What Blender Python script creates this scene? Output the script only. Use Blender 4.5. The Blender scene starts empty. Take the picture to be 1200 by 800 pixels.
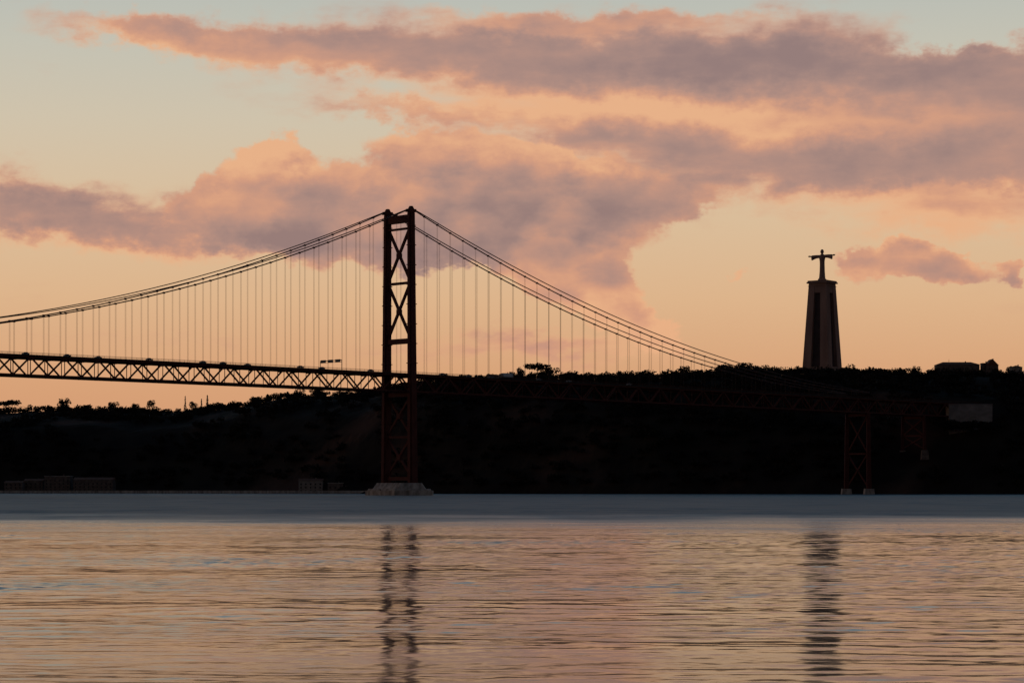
import bpy, math, random
import numpy as np
from mathutils import Vector, noise as mnoise
random.seed(7); rng=np.random.default_rng(7)
S=bpy.context.scene
S.view_settings.view_transform='Standard'
S.view_settings.look='None'
S.view_settings.exposure=0
F=2768.0; CH=4.0; HY=573.0
def lin(c):
    o=[]
    for v in c:
        v=v/255.0
        o.append(v/12.92 if v<=0.04045 else ((v+0.055)/1.055)**2.4)
    return (o[0],o[1],o[2],1.0)
def wx(px,Y): return (px-600)/F*Y
def wz(py,Y): return (HY-py)/F*Y+CH

# ---------------------------------------------------------------- camera
cd=bpy.data.cameras.new("camera"); cam=bpy.data.objects.new("camera",cd)
S.collection.objects.link(cam); cam.location=(0,0,CH); cam.rotation_euler=(math.radians(90),0,0)
cd.lens=F/1200*36; cd.sensor_width=36; cd.shift_y=(HY-400)/1200; cd.clip_start=0.5; cd.clip_end=60000
S.camera=cam

# ---------------------------------------------------------------- world
SUN_EL=math.radians(2.0); SUN_AZ=math.radians(-75)   # azimuth measured from +Y towards +X
w=bpy.data.worlds.new("World"); S.world=w; w.use_nodes=True
try: w.cycles.sampling_method='NONE'
except Exception as ex: print(ex)
nt=w.node_tree; nt.nodes.clear(); N=nt.nodes; L=nt.links
def nd(t,**k):
    n=N.new(t)
    for a,b in k.items(): setattr(n,a,b)
    return n
def setin(n,i,v):
    if isinstance(v,bpy.types.NodeSocket): L.new(v,n.inputs[i])
    else: n.inputs[i].default_value=v
def M(op,a,b=0.0,c=0.0,clamp=False):
    n=nd('ShaderNodeMath',operation=op,use_clamp=clamp); setin(n,0,a); setin(n,1,b); setin(n,2,c); return n.outputs[0]
def V(op,a,b=(0,0,0),c=None):
    n=nd('ShaderNodeVectorMath',operation=op); setin(n,0,a)
    if op=='SCALE': setin(n,3,b)
    else: setin(n,1,b)
    if c is not None: setin(n,2,c)
    return n.outputs['Value'] if op in('DOT_PRODUCT','LENGTH') else n.outputs[0]
def MIX(f,a,b):
    n=nd('ShaderNodeMix',data_type='RGBA'); setin(n,0,f); setin(n,6,a); setin(n,7,b); return n.outputs[2]
def SST(v,lo,hi,o0=0.0,o1=1.0):
    n=nd('ShaderNodeMapRange',interpolation_type='SMOOTHSTEP'); setin(n,0,v); setin(n,1,lo); setin(n,2,hi); setin(n,3,o0); setin(n,4,o1); return n.outputs[0]
def NOISE(vec,scale,detail=5,rough=0.55,col=False):
    n=nd('ShaderNodeTexNoise'); setin(n,'Vector',vec); n.inputs['Scale'].default_value=scale
    n.inputs['Detail'].default_value=detail; n.inputs['Roughness'].default_value=rough
    return n.outputs['Color'] if col else n.outputs['Fac']
tc=nd('ShaderNodeTexCoord'); D=V('NORMALIZE',tc.outputs['Generated'])
sx=nd('ShaderNodeSeparateXYZ'); L.new(D,sx.inputs[0])
az=M('ARCTAN2',sx.outputs[0],sx.outputs[1]); el=M('ARCSINE',sx.outputs[2])
K=180/math.pi
cb=nd('ShaderNodeCombineXYZ'); setin(cb,0,M('MULTIPLY',az,K)); setin(cb,1,M('MULTIPLY',el,K)); P0=cb.outputs[0]
def deg(px,py): return (math.degrees(math.atan((px-600)/F)), math.degrees(math.atan((HY-py)/F)))
PD=F*math.pi/180
wv=V('MULTIPLY',D,(1,1,1.5))
warp1=V('SUBTRACT',NOISE(wv,20,1,0.5,True),(0.5,0.5,0.5))
warp2=V('SUBTRACT',NOISE(wv,75,4,0.6,True),(0.5,0.5,0.5))
P=V('ADD',P0,V('MULTIPLY',warp1,(1.8,0.8,0)))
P=V('ADD',P,V('MULTIPLY',warp2,(1.4,1.05,0)))
def blobs(P,lst):
    acc=0.0
    for (cx,cy,rx,ry,rot,wt) in lst:
        a,e=deg(cx,cy)
        m=nd('ShaderNodeMapping',vector_type='TEXTURE'); setin(m,0,P)
        m.inputs['Location'].default_value=(a,e,0); m.inputs['Rotation'].default_value=(0,0,math.radians(rot))
        m.inputs['Scale'].default_value=(rx/PD,ry/PD,1)
        r2=V('DOT_PRODUCT',m.outputs[0],m.outputs[0])
        g=M('POWER',0.3679,r2)
        acc=M('MULTIPLY_ADD',g,wt,acc)
    return acc
strat=[(175,42,105,17,-5,1.0),(340,60,150,24,-6,1.0),(600,70,220,38,-2,1.1),
 (950,78,260,50,-3,1.2),(1210,120,130,45,0,1.0),(700,25,160,10,0,.5),(1135,50,60,18,0,-1.4),(470,132,110,13,0,.6),
 (780,145,260,34,-3,1.0),(1010,190,290,46,0,1.3),(1200,180,160,50,0,.8),
 (50,250,130,32,-3,1.25),(200,283,150,24,-3,1.0),(1110,262,140,28,0,.8),(620,408,150,18,0,.75),(250,395,160,14,0,.25)]
cumul=[(315,212,58,46,0,1.35),(255,262,90,36,0,1.1),(400,262,110,46,0,1.2),(535,215,82,60,0,1.6),(670,222,100,46,0,1.3),
 (590,285,150,42,0,1.1),(695,340,84,42,-28,1.4),(742,370,52,22,-20,1.0),(800,225,90,30,0,.8),
 (1040,310,56,24,0,1.25),(1125,320,40,20,0,1.2),(862,326,16,14,0,.6),(1197,322,18,24,0,1.0)]
dc,ds=blobs(P,cumul),blobs(P,strat)
# billowing cells for the cumulus (puffs), also sampled towards the light for relief
def VOR(vec,scale):
    n=nd('ShaderNodeTexVoronoi',feature='F1'); setin(n,'Vector',vec); n.inputs['Scale'].default_value=scale
    n.inputs['Detail'].default_value=0.0
    return n.outputs['Distance']
bv=V('ADD',wv,V('SCALE',warp2,.018))
v1=VOR(bv,36); v2=VOR(V('ADD',bv,(-.0055,0,.0085)),36)
relief=M('SUBTRACT',v2,v1)
nz=NOISE(V('MULTIPLY',D,(1,1,3.5)),24,5,0.55)
nz2=NOISE(wv,48,5,0.55)
ns=M('SUBTRACT',nz,0.5); nc=M('SUBTRACT',nz2,0.5)
fs=M('MULTIPLY_ADD',ns,1.2,ds)
fc=M('ADD',M('MULTIPLY_ADD',nc,0.7,dc),M('MULTIPLY',M('SUBTRACT',0.46,v1),0.42))
a_s=SST(fs,0.12,0.9); a_c=SST(fc,0.36,0.60)
gn=NOISE(V('MULTIPLY',D,(1,1,3.0)),4.5,4,0.6)
hi=M('MAXIMUM',SST(el,0.215,0.30),SST(M('ABSOLUTE',az),0.25,0.40))
a_g=M('MULTIPLY',M('MULTIPLY',SST(gn,0.50,0.68),hi),.3)
alpha=M('SUBTRACT',1.0,M('MULTIPLY',M('MULTIPLY',M('SUBTRACT',1.0,a_s),M('SUBTRACT',1.0,a_c)),M('SUBTRACT',1.0,a_g)))
thick=M('MAXIMUM',M('MAXIMUM',fs,fc),M('MULTIPLY',a_g,0.9))
warm=blobs(P,[(760,130,340,22,-3,1.3),(705,350,115,50,-25,1.35),(1100,268,170,30,0,1.0),(1060,318,130,20,0,.35),(300,182,85,30,0,.75),(140,305,230,18,-3,.9),
   (230,60,200,24,-4,.75),(640,28,220,12,0,.5),(470,175,80,18,0,.3),(600,410,160,20,0,.2),(862,326,30,25,0,.9),(1050,232,220,12,0,.5),(560,165,120,16,0,.3),(670,185,90,20,0,.3)])
cool=blobs(P,[(900,75,270,24,-3,.5),(560,240,170,44,0,.4),(60,250,120,14,-3,.3),(950,190,200,20,0,.2)])
dcl=blobs(V('ADD',P,(-0.30,0.42,0)),cumul[:6])
dcb=blobs(P,cumul[:6])
rim=M('SUBTRACT',dcb,dcl)
t=M('MULTIPLY_ADD',SST(thick,0.1,1.3),0.44,0.27)
t=M('ADD',t,M('MULTIPLY',cool,0.5))
t=M('SUBTRACT',t,M('MULTIPLY',warm,0.55))
t=M('SUBTRACT',t,M('MULTIPLY',M('ADD',M('MULTIPLY',rim,.50),M('MULTIPLY',relief,.50)),a_c))
t=M('ADD',t,M('MULTIPLY_ADD',nc,0.4,M('MULTIPLY',ns,0.6)))
cr=nd('ShaderNodeValToRGB'); L.new(t,cr.inputs[0]); e=cr.color_ramp.elements
cr.color_ramp.interpolation='B_SPLINE'
e[0].position=0.0; e[0].color=lin((236,180,136))
e[1].position=1.0; e[1].color=lin((142,116,116))
for p,c in[(0.28,(217,155,124)),(0.55,(186,142,127)),(.8,(161,130,124))]:
    q=e.new(p); q.color=lin(c)
gr=nd('ShaderNodeValToRGB'); L.new(M('MULTIPLY',el,2/math.pi,0,True),gr.inputs[0]); e=gr.color_ramp.elements
def ep(py): return math.degrees(math.atan((HY-py)/F))/90
e[0].position=0; e[0].color=lin((210,146,108))
e[1].position=1; e[1].color=lin((40,62,90))
for py,c in[(440,(220,166,124)),(350,(225,183,142)),(250,(222,193,158)),(150,(212,198,174)),(60,(200,197,182)),(0,(190,193,184))]:
    q=e.new(ep(py)); q.color=lin(c)
for p,c in[(14.5/90,(144,172,186)),(20/90,(104,146,174)),(40/90,(70,108,142))]:
    q=e.new(p); q.color=lin(c)
sky=nd('ShaderNodeTexSky',sky_type='NISHITA'); sky.sun_disc=False; sky.sun_elevation=SUN_EL; sky.sun_rotation=SUN_AZ
skyc=V('SCALE',sky.outputs[0],0.10)
base=MIX(0.05,gr.outputs[0],skyc)
col=MIX(M('MULTIPLY',alpha,0.93),base,cr.outputs[0])
dim=M('MULTIPLY',SST(el,0.35,0.8,1.0,0.6),SST(M('ABSOLUTE',az),.6,2.0,1.0,.27))
col=V('SCALE',col,dim)
bg=nd('ShaderNodeBackground'); L.new(col,bg.inputs[0]); bg.inputs[1].default_value=1.0
wo=nd('ShaderNodeOutputWorld'); L.new(bg.outputs[0],wo.inputs[0])

sl=bpy.data.lights.new("sun",'SUN'); sl.energy=0.15; sl.angle=math.radians(0.5); sl.color=(1,0.62,0.38)
so=bpy.data.objects.new("sun",sl); S.collection.objects.link(so)
dv=Vector((math.sin(SUN_AZ)*math.cos(SUN_EL),math.cos(SUN_AZ)*math.cos(SUN_EL),math.sin(SUN_EL)))
so.rotation_euler=dv.to_track_quat('Z','Y').to_euler()

# ---------------------------------------------------------------- materials
def mat(name,c1,c2,scale=0.3,rough=0.8,vec=(1,1,1),detail=6,metal=0.0):
    m=bpy.data.materials.new(name); m.use_nodes=True
    n=m.node_tree.nodes; l=m.node_tree.links; b=n['Principled BSDF']
    g=n.new('ShaderNodeNewGeometry'); mp=n.new('ShaderNodeMapping'); mp.inputs['Scale'].default_value=vec
    l.new(g.outputs['Position'],mp.inputs[0])
    t=n.new('ShaderNodeTexNoise'); t.inputs['Scale'].default_value=scale; t.inputs['Detail'].default_value=detail
    l.new(mp.outputs[0],t.inputs['Vector'])
    r=n.new('ShaderNodeValToRGB'); r.color_ramp.elements[0].position=.35; r.color_ramp.elements[1].position=.65
    r.color_ramp.elements[0].color=(*c1,1); r.color_ramp.elements[1].color=(*c2,1)
    l.new(t.outputs['Fac'],r.inputs[0]); l.new(r.outputs[0],b.inputs['Base Color'])
    b.inputs['Roughness'].default_value=rough; b.inputs['Metallic'].default_value=metal
    b.inputs['Specular IOR Level'].default_value=0.15
    return m
m_red=mat("red_bridge_paint",(.065,.018,.016),(.09,.025,.022),.2,.8)
m_cable=mat("cable_steel",(.07,.03,.028),(.09,.045,.04),.5,.6)
m_conc=mat("pier_concrete",(.20,.16,.15),(.42,.35,.32),.35,.9,(1,1,.4))
m_cristo=mat("monument_concrete",(.20,.12,.105),(.29,.18,.16),.12,.9,(1,1,.2))
m_core=mat("monument_recess_shade",(.06,.04,.04),(.09,.06,.06),.12,.9)  # darkened concrete: shade of the pedestal slots put into the colour
m_road=mat("asphalt",(.04,.04,.04),(.06,.06,.06),1,.9)
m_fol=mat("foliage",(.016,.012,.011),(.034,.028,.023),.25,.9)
m_fol.node_tree.nodes['Principled BSDF'].inputs['Specular IOR Level'].default_value=0.03
m_bark=mat("bark",(.03,.02,.015),(.05,.035,.03),1,.9)
m_wall=mat("plaster_wall",(.20,.155,.14),(.30,.235,.21),.4,.9)
m_dwall=mat("dull_wall",(.09,.06,.055),(.16,.115,.10),.4,.9)
m_white=mat("white_wall",(.16,.13,.13),(.26,.22,.22),.12,.9,(1,1,2))
m_roof=mat("clay_roof",(.12,.05,.035),(.18,.08,.05),.8,.9)
m_glass=mat("dark_window",(.015,.015,.018),(.03,.03,.035),.5,.3)
m_carp=mat("car_paint",(.2,.2,.22),(.3,.3,.32),.5,.4)
m_truck=mat("truck_paint",(.42,.45,.5),(.5,.53,.58),.5,.5)
m_tyre=mat("tyre_rubber",(.02,.02,.02),(.03,.03,.03),.5,.9)
m_sign=mat("sign_panel",(.05,.06,.07),(.07,.08,.09),.5,.6)

class MB:
    def __init__(s): s.v=[]; s.f=[]; s.m=[]
    def face(s,idx,mi=0): s.f.append(idx); s.m.append(mi)
    def frustum(s,b,t,mi=0):
        k=len(s.v); n=len(b); s.v+= [tuple(x) for x in b]+[tuple(x) for x in t]
        s.face(tuple(k+i for i in reversed(range(n))),mi); s.face(tuple(k+n+i for i in range(n)),mi)
        for i in range(n):
            j=(i+1)%n; s.face((k+i,k+j,k+n+j,k+n+i),mi)
    def box(s,c,d,mi=0,top=(1,1)):
        x,y,z=c; a,b_,h=d[0]/2,d[1]/2,d[2]/2
        q=[(-1,-1),(1,-1),(1,1),(-1,1)]
        s.frustum([(x+i*a,y+j*b_,z-h) for i,j in q],[(x+i*a*top[0],y+j*b_*top[1],z+h) for i,j in q],mi)
    def beam(s,p0,p1,wd,hd=None,mi=0,n=4,w1=None):
        hd=hd or wd; p0=Vector(p0); p1=Vector(p1); d=(p1-p0).normalized()
        up=Vector((0,0,1)) if abs(d.z)<.95 else Vector((1,0,0))
        r=d.cross(up).normalized(); u=r.cross(d)
        k=(w1/wd) if w1 else 1
        if n==4: o=[(-.5,-.5),(.5,-.5),(.5,.5),(-.5,.5)]
        else: o=[(.5*math.cos(2*math.pi*i/n),.5*math.sin(2*math.pi*i/n)) for i in range(n)]
        s.frustum([p0+r*a*wd+u*b*hd for a,b in o],[p1+r*a*wd*k+u*b*hd*k for a,b in o],mi)
    def tube(s,pts,rad,mi=0,n=6):
        k0=len(s.v)
        for i,p in enumerate(pts):
            p=Vector(p); d=(Vector(pts[min(i+1,len(pts)-1)])-Vector(pts[max(i-1,0)])).normalized()
            r=d.cross(Vector((0,0,1))).normalized(); u=r.cross(d)
            for j in range(n):
                a=2*math.pi*j/n; s.v.append(tuple(p+r*rad*math.cos(a)+u*rad*math.sin(a)))
        for i in range(len(pts)-1):
            for j in range(n):
                a=k0+i*n+j; b=k0+i*n+(j+1)%n; s.face((a,b,b+n,a+n),mi)
    def loft(s,rings,mi=0,n=16):
        k0=len(s.v)
        for c,u,v in rings:
            c=Vector(c);u=Vector(u);v=Vector(v)
            for j in range(n):
                a=2*math.pi*j/n; s.v.append(tuple(c+u*math.cos(a)+v*math.sin(a)))
        for i in range(len(rings)-1):
            for j in range(n):
                a=k0+i*n+j; b=k0+i*n+(j+1)%n; s.face((a,b,b+n,a+n),mi)
        s.face(tuple(k0+j for j in reversed(range(n))),mi); e=k0+(len(rings)-1)*n; s.face(tuple(e+j for j in range(n)),mi)
    def obj(s,name,mats,parent=None,loc=(0,0,0),rot=0,fix=True):
        me=bpy.data.meshes.new(name); me.from_pydata(s.v,[],s.f)
        for m in mats: me.materials.append(m)
        me.polygons.foreach_set('material_index',s.m)
        if fix:
            import bmesh
            bm=bmesh.new(); bm.from_mesh(me); bmesh.ops.recalc_face_normals(bm,faces=bm.faces); bm.to_mesh(me); bm.free()
        me.update()
        o=bpy.data.objects.new(name,me); S.collection.objects.link(o); o.location=loc; o.rotation_euler=(0,0,rot)
        if parent: o.parent=parent
        return o
def empty(name,loc=(0,0,0),rot=0):
    o=bpy.data.objects.new(name,None); S.collection.objects.link(o); o.location=loc; o.rotation_euler=(0,0,rot); return o

# ---------------------------------------------------------------- water (real wave geometry near the camera)
def grow(a,b,s0,k):
    o=[];v=a;s=s0
    while v<b: o.append(v); s*=k; v+=s
    o.append(b); return o
xr=grow(110,30000,.6,1.25)
WXs=np.array([-v for v in reversed(xr)]+list(np.arange(-109.5,109.9,.4))+xr)
ym=[]; v=36.0
while v<520: ym.append(v); v+=.15+.0011*(v-36)
WYs=np.array([-3000,-800,-200,-50,0,20,30]+ym+grow(v,30000,1.2,1.12))
GX,GY=np.meshgrid(WXs,WYs)
near=(np.abs(GX)<125)&(GY>34)&(GY<560)
x_=GX[near]; y_=GY[near]; Z=np.zeros_like(x_)
r2=np.random.default_rng(3)
def wgroup(lmin,lmax,n,slope,spread):
    z=np.zeros_like(x_)
    for i in range(n):
        lam=math.exp(r2.uniform(math.log(lmin),math.log(lmax))); k=2*math.pi/lam
        th=r2.normal(0.06,spread); ph=r2.uniform(0,6.28)
        z+=slope*math.sqrt(2/n)/k*np.sin(k*(x_*math.sin(th)+y_*math.cos(th))+ph)
    return z
def lowmod(sx_,sy_,n=14):
    m_=np.zeros_like(x_)
    for i in range(n):
        m_+=np.sin(x_/sx_*r2.normal(0,1)+y_/sy_*r2.normal(0,1)+r2.uniform(0,6.28))
    return m_/math.sqrt(n/2)
md=np.clip(1+.45*lowmod(5,3.0),.15,2.2); md2=np.clip(1+.38*lowmod(22,9),.3,2.0)
Z+=wgroup(.5,1.3,48,.050,.7)*md*md2*np.clip((420-y_)/150,0,1)
Z+=wgroup(1.3,3.5,34,.026,.55)*md2
Z+=wgroup(6,16,10,.007,.35)
edge=np.clip((125-np.abs(x_))/14,0,1)*np.clip((y_-34)/6,0,1)*np.clip((540-y_)/100,0,1)
ZZ=np.zeros_like(GX); ZZ[near]=Z*edge
co=np.stack([GX,GY,ZZ],-1).reshape(-1,3)
ny_,nx_=GX.shape
idx=np.arange(ny_*nx_).reshape(ny_,nx_)
fc_=np.stack([idx[:-1,:-1],idx[:-1,1:],idx[1:,1:],idx[1:,:-1]],-1).reshape(-1)
nf=len(fc_)//4
me=bpy.data.meshes.new("river_water"); me.vertices.add(len(co)); me.vertices.foreach_set('co',co.ravel())
me.loops.add(nf*4); me.loops.foreach_set('vertex_index',fc_); me.polygons.add(nf); me.polygons.foreach_set('loop_start',np.arange(nf)*4)
me.polygons.foreach_set('use_smooth',np.ones(nf,bool)); me.update(calc_edges=True)
wo_=bpy.data.objects.new("river_water",me); S.collection.objects.link(wo_)
print("water faces",nf)
m=bpy.data.materials.new("river_water"); m.use_nodes=True; nt=m.node_tree; N=nt.nodes; L=nt.links
me.materials.append(m)
b=N['Principled BSDF']
g=nd('ShaderNodeNewGeometry'); pos=g.outputs['Position']
sp=nd('ShaderNodeSeparateXYZ'); L.new(pos,sp.inputs[0]); Y=sp.outputs[1]
pn=NOISE(V('MULTIPLY',pos,(.012,.012,1)),1,5,.65)
far=SST(M('MULTIPLY_ADD',M('SUBTRACT',pn,.5),300,Y),180,420)
patch=SST(NOISE(V('MULTIPLY',pos,(.03,.07,1)),1,4,.6),.4,.62)
w1=V('SUBTRACT',NOISE(V('MULTIPLY',pos,(1.5,2.2,1)),1.0,3,.55,True),(.5,.5,.5))
w2=V('SUBTRACT',NOISE(V('MULTIPLY',pos,(.06,.03,0)),1.0,6,.75,True),(.5,.5,.5))
amp=M('MULTIPLY_ADD',patch,.05,.07)
sl_=V('ADD',V('SCALE',w1,amp),V('SCALE',w2,M('MULTIPLY',far,.60)))
sl_=V('ADD',V('MULTIPLY',sl_,(.7,1,0)),g.outputs['Normal'])
L.new(V('NORMALIZE',sl_),b.inputs['Normal'])
rg=M('ADD',M('MULTIPLY_ADD',far,.46,.08),M('MULTIPLY',patch,.04))
L.new(rg,b.inputs['Roughness'])
b.inputs['Base Color'].default_value=(.015,.045,.07,1); b.inputs['IOR'].default_value=1.33

# ---------------------------------------------------------------- terrain
kp=np.array([-900,-300,0,60,130,240,300,340,440,520,600,700,780,860,1000,1100,1200,1500,2100],float)
ky=np.array([492,486,485,482,483,483,474,465,462,448,446,445,443,441,438,441,442,446,454],float)
kr=np.array([2750,2700,2680,2670,2660,2640,2600,2580,2450,2360,2330,2290,2260,2240,2214,2205,2200,2180,2150],float)
ks=np.array([2450,2400,2380,2370,2350,2290,2250,2230,2150,2110,2070,2020,1990,1965,1925,1905,1890,1850,1800],float)
KX=(kp-600)/F*kr; KH=(HY-ky)/F*kr+CH; KXs=(kp-600)/F*ks
def terr(x,y):
    H=np.interp(x,KX,KH); yr=np.interp(x,KX,kr); ys=np.interp(x,KXs,ks)
    nzv=mnoise.fractal(Vector((x*.008,y*.008,3)),1.0,2.0,5)
    ys+=nzv*14
    t=(y-ys)/(yr-ys)
    if t<=0: return -4.0+max(t,-.1)*10
    if t<1:
        s=np.interp(t,[0,.03,.12,.22,.35,.6,.85,1],[-.02,.03,.22,.52,.74,.90,.975,1.0])
    else: s=1-min((t-1)*.12,.5)
    z=H*s+nzv*7*min(1,t*6)*max(0.15,min(1,abs(1-t)*2.5))
    return z
xs=np.concatenate([np.linspace(-6000,-900,35),np.arange(-880,900,8),np.linspace(900,6000,35)])
ysg=np.concatenate([np.arange(1800,2760,8),np.linspace(2780,8000,30)])
tm=MB(); nx=len(xs)
for y in ysg:
    for x in xs: tm.v.append((x,y,terr(x,y)))
for j in range(len(ysg)-1):
    for i in range(nx-1):
        a=j*nx+i; tm.f.append((a,a+1,a+nx+1,a+nx)); tm.m.append(0)
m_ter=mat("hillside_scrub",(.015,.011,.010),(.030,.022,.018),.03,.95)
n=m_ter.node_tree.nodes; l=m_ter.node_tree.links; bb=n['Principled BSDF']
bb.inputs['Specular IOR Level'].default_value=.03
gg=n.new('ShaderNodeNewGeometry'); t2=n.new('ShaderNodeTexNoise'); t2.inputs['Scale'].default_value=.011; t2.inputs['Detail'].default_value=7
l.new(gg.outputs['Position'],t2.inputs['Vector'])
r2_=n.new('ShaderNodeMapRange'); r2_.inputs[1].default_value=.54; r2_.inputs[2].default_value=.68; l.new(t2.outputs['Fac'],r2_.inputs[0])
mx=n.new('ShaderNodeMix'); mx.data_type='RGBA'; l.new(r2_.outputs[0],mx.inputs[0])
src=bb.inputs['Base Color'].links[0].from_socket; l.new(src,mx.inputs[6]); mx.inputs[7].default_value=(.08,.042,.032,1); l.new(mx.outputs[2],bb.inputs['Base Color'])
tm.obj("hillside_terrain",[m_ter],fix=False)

# ---------------------------------------------------------------- trees
def crown_template(kind,nq,q):
    if kind=='round': bl=[(rng.normal(0,.28),rng.normal(0,.28),.62+rng.uniform(-.15,.2),rng.uniform(.22,.36),rng.uniform(.16,.26)) for _ in range(7)]
    elif kind=='pine': bl=[(.42*math.cos(a),.42*math.sin(a),.78+rng.uniform(-.06,.06),.32,.16) for a in np.linspace(0,5.5,6)]+[(0,0,.84,.4,.17)]
    elif kind=='cypress': bl=[(0,0,z,.13*(1.05-z)+.02,.12) for z in np.linspace(.12,.92,8)]
    else: bl=[(rng.normal(0,.4),rng.normal(0,.4),.35+rng.uniform(-.1,.2),.35,.25) for _ in range(6)]
    Q=[]
    for i in range(nq):
        bx=bl[rng.integers(len(bl))]; d=rng.normal(size=3); d/=np.linalg.norm(d); r=rng.uniform(.55,1.08)
        c=np.array([bx[0]+d[0]*bx[3]*r,bx[1]+d[1]*bx[3]*r,bx[2]+d[2]*bx[4]*r])
        u=rng.normal(size=3); u/=np.linalg.norm(u); v=np.cross(u,rng.normal(size=3)); v/=np.linalg.norm(v); s=q*rng.uniform(.6,1.3)
        Q.append([c-u*s-v*s*.6,c+u*s-v*s*.5,c+u*s*.8+v*s*.6,c-u*s*.7+v*s*.7])
    return np.array(Q)
def trunk_faces(kind):
    mb=MB(); top={'round':.6,'pine':.8,'cypress':.3,'bush':.3}[kind]
    mb.beam((0,0,-.1),(.02,.01,top),.06,n=6,w1=.03)
    if kind in('round','pine'):
        for a in np.linspace(0,5,4): mb.beam((.01,0,top*.7),(.28*math.cos(a),.28*math.sin(a),top*.98),.03,n=4,w1=.012)
    v=np.array(mb.v); return v,mb.f
def build_trees(name,items):
    vs=[];lt=[];ls=[];mi=[];off=0
    for (x,y,z,h,wd,T,tr) in items:
        a=rng.uniform(0,6.28); c,s_=math.cos(a),math.sin(a)
        q=T.reshape(-1,3); k=np.stack([(q[:,0]*c-q[:,1]*s_)*wd+x,(q[:,0]*s_+q[:,1]*c)*wd+y,q[:,2]*h+z],1)
        vs.append(k); nq=len(T); lt.append(np.arange(nq*4)+off); ls+= [4]*nq; mi+=[0]*nq; off+=nq*4
        if tr is not None:
            v,f=tr; k=np.stack([v[:,0]*wd+x,v[:,1]*wd+y,v[:,2]*h+z],1); vs.append(k)
            for ff in f: lt.append(np.array(ff)+off); ls.append(len(ff)); mi.append(1)
            off+=len(v)
    vs=np.concatenate(vs); lt=np.concatenate(lt); ls=np.array(ls)
    me=bpy.data.meshes.new(name); me.vertices.add(len(vs)); me.vertices.foreach_set('co',vs.ravel())
    me.loops.add(len(lt)); me.loops.foreach_set('vertex_index',lt)
    me.polygons.add(len(ls)); me.polygons.foreach_set('loop_start',np.concatenate([[0],np.cumsum(ls)[:-1]]))
    me.polygons.foreach_set('material_index',np.array(mi))
    me.materials.append(m_fol); me.materials.append(m_bark); me.update(calc_edges=True); me.validate()
    o=bpy.data.objects.new(name,me); S.collection.objects.link(o); return o
Tr=[crown_template('round',420,.055) for _ in range(6)]; Trl=[crown_template('round',150,.085) for _ in range(5)]
Tb=[crown_template('bush',200,.09) for _ in range(4)]
Tp=[crown_template('pine',600,.05) for _ in range(3)]; Tc=[crown_template('cypress',320,.03) for _ in range(2)]
trR,trP,trC=trunk_faces('round'),trunk_faces('pine'),trunk_faces('cypress')
items=[]
for i in range(620):
    px=rng.uniform(-60,1280); yr=np.interp(px,kp,kr); y=yr+rng.uniform(-45,15); x=wx(px,y)
    dens_=mnoise.noise(Vector((px*.018,5,1)))
    if abs(px-963)<40: h=rng.uniform(1.5,3.5)
    elif 1085<px<1205: h=rng.uniform(2,4)
    else: h=rng.uniform(3,6)+max(0,dens_)*7
    if px<300: h*=.85
    z=terr(x,y)
    if rng.random()<.6 or 1085<px<1205: items.append((x,y,z-1,h,h*1.5,Tb[rng.integers(4)],None))
    else: items.append((x,y,z-.5,h*1.15,h*1.0,Tr[rng.integers(6)],trR))
for px,top,wd,k in [(575,431,12,'b'),(560,433,9,'b'),(612,430,9,'r'),(645,430,10,'r'),(800,428,12,'r'),(845,426,16,'r'),(868,424,17,'r'),(888,427,12,'r'),(822,429,12,'b'),
      (75,466,12,'r'),(100,470,14,'b'),(160,470,9,'r'),(175,468,8,'r'),(228,468,8,'r'),(60,471,9,'b'),(130,470,10,'r'),(312,458,9,'b'),(300,462,10,'r'),(270,466,9,'b'),
      (1055,429,9,'b'),(1070,428,8,'r'),(1183,428,10,'r'),(915,429,9,'b'),(1025,430,8,'b'),(636,427,13,'b'),(626,428,13,'b')]:
    yr=np.interp(px,kp,kr)-5; x=wx(px,yr); z=terr(x,yr); h=max(5,wz(top,yr)-z)
    items.append((x,yr,z-1,h*1.05,wd,(Tb if k=='b' else Tr)[rng.integers(4)],trR))
for i in range(3000):
    px=rng.uniform(-80,1300); f=rng.uniform(.04,.97); yr=np.interp(px,kp,kr); ys=np.interp(px,kp,ks); y=ys+(yr-ys)*f; x=wx(px,y)
    if px<440 and mnoise.noise(Vector((x*.012,y*.012,0)))<-.05: continue
    h=rng.uniform(5,10); z=terr(x,y)
    if z<2: continue
    if px>1080 and f>.8: h*=.5
    sx_=(x+74.9)*.731+(y-1570)*.683; nx2=(x+74.9)*.683-(y-1570)*.731
    if abs(nx2)<20 and sx_<640: continue
    if 1105<px<1170 and y<1975: continue
    items.append((x,y,z-1,h,h*1.1,Trl[rng.integers(5)],None))
# shrubs in front of the abutment building so that it sits in the hillside
for i in range(26):
    y=rng.uniform(1945,1958); px=rng.uniform(1104,1172); x=wx(px,y); zt_=wz(rng.uniform(491,497),y); z=zt_-7
    items.append((x,y,z,rng.uniform(6,8.5),rng.uniform(7,10),Tr[rng.integers(6)],trR))
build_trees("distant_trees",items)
def single(name,px,top,wd,T,tr,dy=-8):
    yr=np.interp(px,kp,kr)+dy; x=wx(px,yr); z=terr(x,yr); h=wz(top,yr)-z
    build_trees(name,[(x,yr,z-.3,h,wd,T,tr)])
single("umbrella_pine_tree",630,425,20,Tp[0],trP); single("umbrella_pine_tree.001",14,468,15,Tp[1],trP); single("umbrella_pine_tree.002",4,470,12,Tp[2],trP)
single("cypress_tree",243,463,16,Tc[0],trC); single("cypress_tree.001",217,464,13,Tc[1],trC); single("cypress_tree.002",236,467,13,Tc[1],trC)

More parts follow.
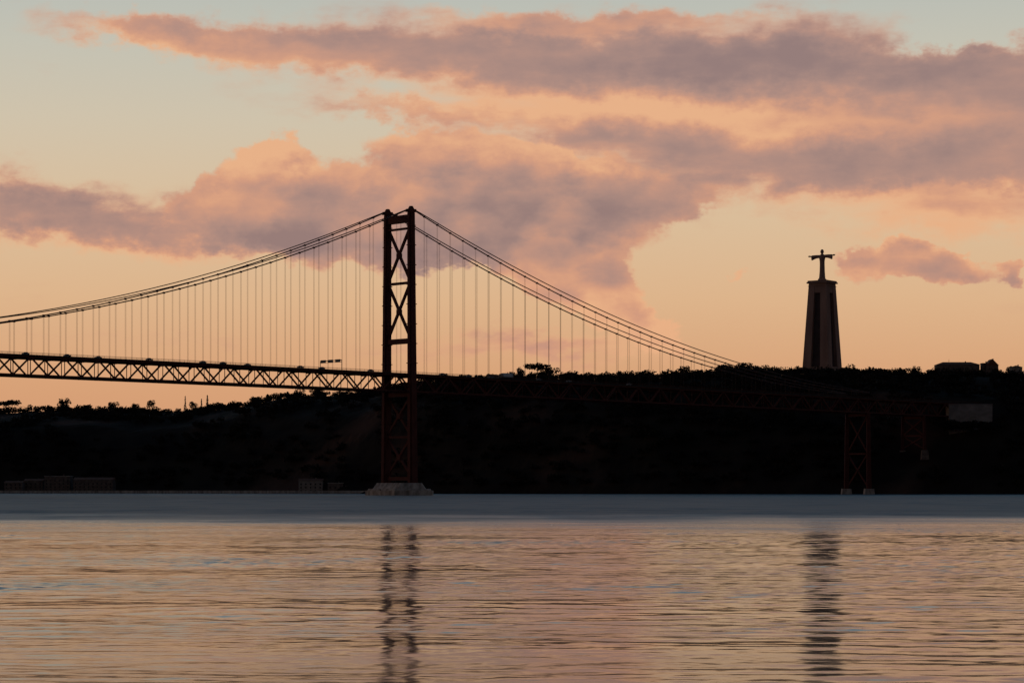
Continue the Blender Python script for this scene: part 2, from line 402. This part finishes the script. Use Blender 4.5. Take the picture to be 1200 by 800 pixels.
# ---------------------------------------------------------------- bridge
TX,TY=-74.9,1570.0; dx,dy=.731,.683
ln=math.hypot(dx,dy); dx/=ln; dy/=ln
def W(s,n_,z): return (TX+s*dx+n_*dy, TY+s*dy-n_*dx, z)
def road(s):
    if s>0: return 80.5-4.2*(s/600)
    if s<-1013: return 80.5-4.2*((-1013-s)/600)
    u=(s+506.5)/506.5; return 80.5+1.5*(1-u*u)
bridge=empty("suspension_bridge")
tr=MB(); pl=11.5; s0=-1496; npn=int((645+1496)/pl)
for i in range(npn):
    a=s0+i*pl; b_=a+pl; za=road(a)-1.2; zb=road(b_)-1.2; D_=10.6
    for n_ in(-10.8,10.8):
        tr.beam(W(a,n_,za),W(b_,n_,zb),.9,1.0); tr.beam(W(a,n_,za-D_),W(b_,n_,zb-D_),.9,1.0)
        tr.beam(W(a,n_,za),W(a,n_,za-D_),.45)
        if i%2==0: tr.beam(W(a,n_,za-D_),W(b_,n_,zb),.85)
        else: tr.beam(W(a,n_,za),W(b_,n_,zb-D_),.85)
    tr.beam(W(a,-10.3,za-.2),W(a,10.3,za-.2),.5,1.6); tr.beam(W(a,-10.3,za-D_),W(a,10.3,za-D_),.5,1.2)
    if i%2==0: tr.beam(W(a,-10.3,za-D_),W(b_,10.3,zb-D_),.3)
    else: tr.beam(W(a,10.3,za-D_),W(b_,-10.3,zb-D_),.3)
tr.obj("stiffening_truss",[m_red],bridge)
rd=MB()
for i in range(0,npn,2):
    a=s0+i*pl; b_=a+2*pl
    for lo,hi,zo,th,mi in[(-11.8,11.8,0,.45,0),(-4.6,4.6,-11.0,.4,0)]:
        rd.frustum([W(a,lo,road(a)+zo-th),W(b_,lo,road(b_)+zo-th),W(b_,hi,road(b_)+zo-th),W(a,hi,road(a)+zo-th)],[W(a,lo,road(a)+zo),W(b_,lo,road(b_)+zo),W(b_,hi,road(b_)+zo),W(a,hi,road(a)+zo)],mi)
    for n_ in(-11.6,11.6):
        for h in(.45,.85,1.2): rd.beam(W(a,n_,road(a)+h),W(b_,n_,road(b_)+h),.12,.12,1)
        for k in range(6): sa=a+k*pl/3; rd.beam(W(sa,n_,road(sa)),W(sa,n_,road(sa)+1.2),.12,.12,1)
    for n_ in(-5.9,0,5.9):
        za=road(a)+.01
        rd.frustum([W(a+2,n_-.08,za),W(a+10,n_-.08,road(a+10)+.01),W(a+10,n_+.08,road(a+10)+.01),W(a+2,n_+.08,za)],[W(a+2,n_-.08,za+.01),W(a+10,n_-.08,road(a+10)+.02),W(a+10,n_+.08,road(a+10)+.02),W(a+2,n_+.08,za+.01)],2)
rd.obj("road_deck",[m_road,m_red,m_white],bridge)
def tower(s,name):
    t=MB(); sg=[-1,1]
    def leg(n0,z0,n1,z1,a0,b0,a1,b1):
        q=[(-1,-1),(1,-1),(1,1),(-1,1)]
        t.frustum([W(s+i*a0/2,n0+j*b0/2,z0) for i,j in q],[W(s+i*a1/2,n1+j*b1/2,z1) for i,j in q])
    for k in sg:
        leg(k*13.6,8,k*12,187,4.6,4.4,3.4,3.4); leg(k*13.6,8,k*12,186.5,6.8,2.6,5.0,2.0)
        leg(k*12,187,k*12,189,6.5,4.2,6.0,3.8); leg(k*12,189,k*12,191,3.6,2.6,1.6,1.8)
        for z in np.arange(22,186,13.0):
            f=(z-8)/179; nn=k*(13.6-1.6*f); leg(nn,z,nn,z+.5,7.1-1.8*f,4.7-1.0*f,7.1-1.8*f,4.7-1.0*f)
    def N_(z): return 13.6-1.6*(z-8)/179
    def strut(z,h,wd): t.beam(W(s,-N_(z)+1.6,z),W(s,N_(z)-1.6,z),wd,h)
    def X(z0,z1,wd=1.5):
        for o,k in((-.35,1),(.35,-1)):
            t.beam(W(s+o,-k*(N_(z0)-1.3),z0),W(s+o,k*(N_(z1)-1.3),z1),1.3,wd)
        zc=(z0+z1)/2; t.beam(W(s,-1.7,zc),W(s,1.7,zc),2.2,3.4)
    strut(183,5,3.2); strut(176.5,1.2,2.6); strut(140.5,1.6,2.2); strut(102,3.4,3.0)
    X(141.5,176,1.8); X(103.5,139.5,1.8)
    strut(67,3.6,3.0); strut(38.5,1.6,2.4); strut(11,2.4,3); X(39.5,65,1.5); X(12.5,37.5,1.5)
    t.obj(name,[m_red],bridge)
    p=MB()
    def oct_(A,B,c,z): 
        q=[(A,B-c),(A-c,B),(-A+c,B),(-A,B-c),(-A,-B+c),(-A+c,-B),(A-c,-B),(A,-B+c)]
        return [W(s+i,j,z) for i,j in q]
    p.frustum(oct_(17,23,8,-4),oct_(17,23,8,3.2)); p.frustum(oct_(16,22,8,3.2),oct_(15.5,21.5,8,4.4)); p.frustum(oct_(12,19,6,4.4),oct_(9,17.5,5,8.2))
    for k in range(10):
        a=k/10*2*math.pi; p.beam(W(s+16.5*math.cos(a),22*math.sin(a),-1),W(s+16.5*math.cos(a),22*math.sin(a),4.1),.7,.7,1)
    p.obj(name+"_pier_base",[m_conc,m_tyre],bridge)
tower(0,"main_tower"); tower(-1013,"north_tower")
cb_=MB(); sus=MB()
def zc(s):
    if s<-1013: s=-1013-s
    if s>0:
        t=s/483; return 189.5-(189.5-81)*t-4*23*t*(1-t)
    u=(s+506.5)/506.5; return 82.5+(189.5-82.5)*u*u
for n_ in(-12,12):
    for rng_ in((-1496,-1013),(-1013,0),(0,483)):
        ss=np.linspace(rng_[0],rng_[1],60)
        cb_.tube([W(s,n_,zc(s)) for s in ss],.40)
        Ls=rng_[1]-rng_[0]
        cb_.tube([W(s,n_,zc(s)+.3+3.2*math.sin(math.pi*min(1,max(0,(s-rng_[0])/Ls)))**.6) for s in ss],.32)
        k=int(Ls/11.5)
        for i in range(1,k+1):
            s=rng_[0]+i*11.5
            if rng_[1]-s<8: continue
            if rng_[0]==0 and s>470: continue
            for o in(-.3,.3): sus.beam(W(s+o,n_,road(s)-1),W(s+o,n_,zc(s)),.11,.11,n=4)
            cb_.beam(W(s-.6,n_,zc(s)),W(s+.6,n_,zc(s)),1.1,1.1)
cb_.obj("main_cables",[m_cable],bridge); sus.obj("suspender_ropes",[m_cable],bridge)
def endpier(s,name,base,sc=1):
    t=MB(); zt=road(s)-12.3; N0=11.5
    for k in(-1,1):
        t.beam(W(s,k*N0,base+4),W(s,k*10.8,zt),4.2*sc,3.6*sc,0,4,3.2*sc); t.box(W(s,k*N0,base+.5),(9*sc,9*sc,8),1,(.8,.8))
    for z,h in((zt-1.2,2.4),(base+(zt-base)*.5,1.4)):
        t.beam(W(s,-9,z),W(s,9,z),2,h)
    zm=base+(zt-base)*.5
    for z0,z1 in((base+6,zm-.7),(zm+.7,zt-2.5)):
        for o,k in((-.3,1),(.3,-1)): t.beam(W(s+o,-k*10,z0),W(s+o,k*10,z1),1,1.1)
    t.obj(name,[m_red,m_conc if sc==1 else m_dwall],bridge)
endpier(483,"anchor_pier",0); endpier(-1496,"north_anchor_pier",0)
gz=terr(*W(560,0,0)[:2]); endpier(556,"viaduct_pier",gz-2,.7)
def gantry(s):
    t=MB(); z=road(s)
    for n_ in(-11,11): t.beam(W(s,n_,z),W(s,n_,z+6.6),.35)
    t.beam(W(s,-11,z+6.4),W(s,11,z+6.4),.5,.5); t.beam(W(s,-11,z+5.3),W(s,11,z+5.3),.3,.3)
    for n_ in(-7.5,0,7.5): t.beam(W(s-.4,n_-2.6,z+6),W(s-.4,n_+2.6,z+6),.2,2.0,1)
    t.obj("sign_gantry",[m_cable,m_sign])
gantry(-58)

# ---------------------------------------------------------------- vehicles
hd=math.atan2(dy,dx)
def car(s,n_,m_=m_carp,flip=False,name="car"):
    t=MB(); L_=4.4
    t.box((0,0,.55),(L_,1.8,.55),0,(.97,.95)); t.box((0,0,.9),(L_*.94,1.72,.16),0,(.93,.96)); t.box((-.15,0,1.23),(2.5,1.58,.5),1,(.62,.82)); t.box((-.15,0,1.5),(1.56,1.3,.05),0)
    for x in(-1.35,1.35):
        for y in(-.85,.85): t.beam((x,y-.1,.33),(x,y+.1,.33),.66,.66,2,12)
    p=W(s,n_,road(s)+.01); return t.obj(name,[m_,m_glass,m_tyre],None,p,hd+(math.pi if flip else 0))
def truck(s,n_,m_=m_truck,flip=False,name="lorry"):
    t=MB(); t.box((-1.6,0,2.4),(9,2.5,2.7),0); t.box((0,0,.85),(11.6,1.0,.25),2); t.box((4.4,0,1.75),(2.2,2.4,2.2),1,(.85,.95)); t.box((4.95,0,2.2),(1.0,2.25,.8),3,(.8,.95)); t.box((4.2,0,3.1),(1.6,2.2,.5),1,(.6,.9))
    for x in(-4.9,-3.7,-2.5,4.2):
        for y in(-1.1,1.1): t.beam((x,y-.15,.5),(x,y+.15,.5),1,1,2,12)
    p=W(s,n_,road(s)+.01); return t.obj(name,[m_,m_wall,m_tyre,m_glass],None,p,hd+(math.pi if flip else 0))
truck(88,9,flip=True); truck(94,-9,m_dwall,False,"lorry.001")
cn=0
for s,n_ in[(-290,8),(-262,8),(-238,4),(-205,9),(-165,8),(-150,8.5),(-128,4),(-90,9),(-72,8),(-32,9),(30,9),(55,8),(78,5),(120,9),(150,8),(210,9)]:
    car(s,n_,flip=(cn%2==0),name="car" if cn==0 else "car.%03d"%cn); cn+=1

# ---------------------------------------------------------------- monument
CX,CY=wx(963.5,2214),2214; CZ=wz(430,2214)-1
mon=empty("christ_the_king_monument",(CX,CY,CZ-1),math.radians(-36))
t=MB(); Hh=80; A0,A1=13.6,9.2; q=[(-1,-1),(1,-1),(1,1),(-1,1)]
def lerp(a,b,f): return a+(b-a)*f
for i,j in q:
    w0,w1=8.6,6.2
    b0=[(i*A0,j*A0),(i*(A0-w0),j*A0),(i*(A0-w0),j*(A0-w0)),(i*A0,j*(A0-w0))]
    b1=[(i*A1,j*A1),(i*(A1-w1),j*A1),(i*(A1-w1),j*(A1-w1)),(i*A1,j*(A1-w1))]
    t.frustum([(x,y,0) for x,y in b0],[(x,y,Hh) for x,y in b1],0)
c0,c1=A0-3.2,A1-2.6
t.frustum([(i*c0,j*c0,0) for i,j in q],[(i*c1,j*c1,Hh-1) for i,j in q],1)
zt=Hh-9; a_=lerp(A0,A1,zt/Hh)-.25; t.frustum([(i*a_,j*a_,zt) for i,j in q],[(i*(A1-.2),j*(A1-.2),Hh-.01) for i,j in q],0)
t.box((0,0,Hh+.6),(21.5,21.5,1.2),0); t.box((0,0,Hh+1.9),(19.8,19.8,1.4),0); t.box((0,0,Hh-2.5),(19.6,19.6,.5),0)
t.box((0,0,-2),(40,40,4),0); t.box((0,0,.8),(31,31,1.6),0)
for k in range(16):
    a=-9.6+k*1.28
    for s_ in(-10.4,10.4): t.box((a,s_,Hh+1.75),(.15,.15,1.1),0); t.box((s_,a,Hh+1.75),(.15,.15,1.1),0)
t.box((0,0,Hh+3.6),(6.4,6.4,2.2),0,(.85,.85)); t.box((0,0,Hh+5.2),(4.6,4.6,1.2),0,(.9,.9))
t.obj("pedestal",[m_cristo,m_core],mon)
st=MB()
def ring(c,a,b): return (c,(a,0,0),(0,b,0))
st.loft([ring((0,0,0),3.1,2.8),ring((0,0,1),2.9,2.6),ring((0,.1,6),2.5,2.3),ring((0,.1,12),2.35,2.1),ring((0,0,15.5),2.45,1.9),ring((0,0,18.5),3.1,1.95),ring((0,0,20.2),3.4,1.8),ring((0,0,21.4),2.4,1.4),ring((0,-.1,22.2),1.05,1.0),ring((0,-.15,23),.95,1.0)],n=24)
st.loft([ring((0,-.1,22.3),.8,.8),ring((0,-.15,23),1.3,1.35),ring((0,-.2,24),1.65,1.75),ring((0,-.2,25),1.6,1.75),ring((0,-.1,26.1),1.15,1.3),ring((0,-.1,26.7),.4,.4)],n=16)
st.loft([ring((0,-1.95,24.1),.18,.25),ring((0,-2.0,24.35),.14,.2),ring((0,-1.75,24.9),.1,.1)],n=8)
st.loft([ring((0,-1.2,22.4),.3,.2),ring((0,-1.6,23),.6,.4),ring((0,-1.65,23.5),.5,.3)],n=8)
for k in(-1,1):
    def rx(x,z,y,hv,hy): return ((k*x,y,z),(0,hy,0),(0,0,hv))
    st.loft([rx(1.2,19.7,0,1.7,1.5),rx(3.2,20.0,-.1,1.5,1.3),rx(5.5,20.0,-.2,1.6,1.15),rx(8,19.6,-.4,1.95,1.1),rx(10.2,19.1,-.6,2.4,1.05),rx(10.9,19.0,-.6,2.2,.9)],n=16)
    st.loft([rx(10,20.3,-.6,.7,.65),rx(11.6,20.5,-.7,.6,.6),rx(12.4,20.5,-.75,.75,.42),rx(13.1,20.5,-.8,.7,.36)],n=10)
    for f,(oz,ll) in enumerate([(.52,1.3),(.2,1.55),(-.12,1.45),(-.45,1.1)]):
        st.loft([rx(12.9,20.5+oz,-.8,.18,.18),rx(12.9+ll*.5,20.55+oz,-.88,.17,.17),rx(12.9+ll,20.5+oz,-1.05,.12,.12)],n=6)
    st.loft([rx(12.2,20.9,-.8,.22,.22),rx(12.7,21.35,-1.0,.19,.19),rx(13.0,21.6,-1.1,.12,.12)],n=6)
    for fx in(.6,1.5): st.loft([ring((k*fx,-2.35+fx*.25,.6),.28,.35),ring((k*fx*.8,-1.95+fx*.2,8),.22,.35),ring((k*fx*.7,-1.7+fx*.15,16),.12,.2)],n=8)
so_=st.obj("statue",[m_cristo],mon,(0,0,Hh+5.6))
rm=so_.modifiers.new("merge",'REMESH'); rm.mode='VOXEL'; rm.voxel_size=.13; rm.use_smooth_shade=True

# ---------------------------------------------------------------- buildings
def house(name,x,y,z,Lx,Ly,h,rh,rot=0,wall=m_wall,roof='gable',win=True,roofm=None,bury=4):
    t=MB(); a,b_=Lx/2,Ly/2
    t.frustum([(i*a,j*b_,-bury) for i,j in q],[(i*a,j*b_,h) for i,j in q],0)
    e_=.5
    if roof=='gable':
        k=len(t.v); t.v+=[(-a-e_,-b_-e_,h),(a+e_,-b_-e_,h),(a+e_,b_+e_,h),(-a-e_,b_+e_,h),(-a-e_,0,h+rh),(a+e_,0,h+rh)]
        for f in((0,1,5,4),(2,3,4,5),(0,4,3),(1,2,5),(3,2,1,0)): t.face(tuple(k+i for i in f),1)
    elif roof=='gable_front':
        k=len(t.v); t.v+=[(-a-e_,-b_-e_,h),(a+e_,-b_-e_,h),(a+e_,b_+e_,h),(-a-e_,b_+e_,h),(0,-b_-e_,h+rh),(0,b_+e_,h+rh)]
        for f in((0,4,5,3),(1,2,5,4),(0,1,4),(2,3,5),(3,2,1,0)): t.face(tuple(k+i for i in f),1)
    elif roof=='hip':
        r=min(a,b_)*.95; k=len(t.v); t.v+=[(-a-e_,-b_-e_,h),(a+e_,-b_-e_,h),(a+e_,b_+e_,h),(-a-e_,b_+e_,h),(-a+r,0,h+rh),(a-r,0,h+rh)]
        for f in((0,1,5,4),(2,3,4,5),(0,4,3),(1,2,5),(3,2,1,0)): t.face(tuple(k+i for i in f),1)
    else:
        t.box((0,0,h+.3),(Lx+.6,Ly+.6,.6),1)
    if win:
        nw=max(2,int(Lx/4))
        for fl in range(max(1,int(h/3.2))):
            for i in range(nw):
                xx=-a+Lx*(i+.5)/nw; zz=1.7+fl*3.1
                if zz+.8>h: continue
                t.box((xx,-b_-.02,zz),(1.3,.12,1.5),2); t.box((xx,-b_-.1,zz-.85),(1.6,.25,.15),0)
        t.box((a*.3+.9,-b_-.05,1.05),(1.1,.14,2.1),2)
        t.box((a*.4,0,h+rh*.75),(.9,.9,1.8+rh*.4),0)
    return t.obj(name,[wall,roofm or m_roof,m_glass],None,(x,y,z),rot)
def hp(name,p0,p1,ytop,ybot,Y_,dep,rh,**k):
    x0,x1=wx(p0,Y_),wx(p1,Y_); z0=wz(ybot,Y_); z1=wz(ytop,Y_)
    return house(name,(x0+x1)/2,Y_+dep/2,z0,x1-x0,dep,z1-z0,rh,**k)
hp("sanctuary_building",1098,1148,427,434,2180,14,2.6,roof='hip',wall=m_dwall,bury=10)
hp("sanctuary_chapel",1151,1159,426,434,2182,9,1.5,roof='flat',wall=m_dwall,bury=10)
hp("gabled_house",1156,1170,428,434,2178,16,6.0,roof='gable_front',wall=m_dwall,bury=10)
hp("hill_house",1186,1198,430,436,2175,10,1.8,roof='hip',wall=m_wall,bury=10)
hp("white_abutment_building",1112,1163,474,498,1962,16,.5,roof='flat',wall=m_white,roofm=m_white,win=False,bury=12)
hp("toll_building",1040,1075,487,497,1985,10,.5,roof='flat',wall=m_dwall,roofm=m_conc,bury=8)
hp("warehouse",5,26,565,577,2330,16,1.5,roof='gable',wall=m_dwall)
hp("warehouse.001",52,82,558,576,2335,16,1.5,roof='flat',wall=m_dwall,roofm=m_conc)
hp("warehouse.002",86,132,562,576,2325,18,2.5,roof='gable',wall=m_dwall)
hp("warehouse.003",28,50,563,576,2345,16,2.0,roof='gable',wall=m_dwall)
hp("warehouse.004",350,378,563,577,2200,14,2.0,roof='gable',wall=m_wall)
hp("warehouse.005",384,402,566,577,2190,12,1.2,roof='flat',wall=m_dwall,roofm=m_conc)
hp("warehouse.006",405,422,569,577,2188,12,1.2,roof='gable',wall=m_dwall)
t=MB()
pts=[(-60,2318),(130,2312),(240,2255),(340,2190),(430,2170)]
for (a,ya),(b_,yb) in zip(pts[:-1],pts[1:]):
    t.beam((wx(a,ya),ya,1.0),(wx(b_,yb),yb,1.0),3,3.6)
t.obj("quay_wall",[m_conc])
t=MB(); ax,ay=wx(1112,2200),2200; az_=terr(ax,ay)
t.beam((0,0,0),(0,0,16),.5,.5,0,6,.2)
for z in(12,14.5): t.beam((-1,0,z),(1,0,z),.12)
for z in range(0,12,3): t.beam((-.5,0,z),(.5,0,z+3),.1)
t.obj("antenna_mast",[m_cable],None,(ax,ay,az_))
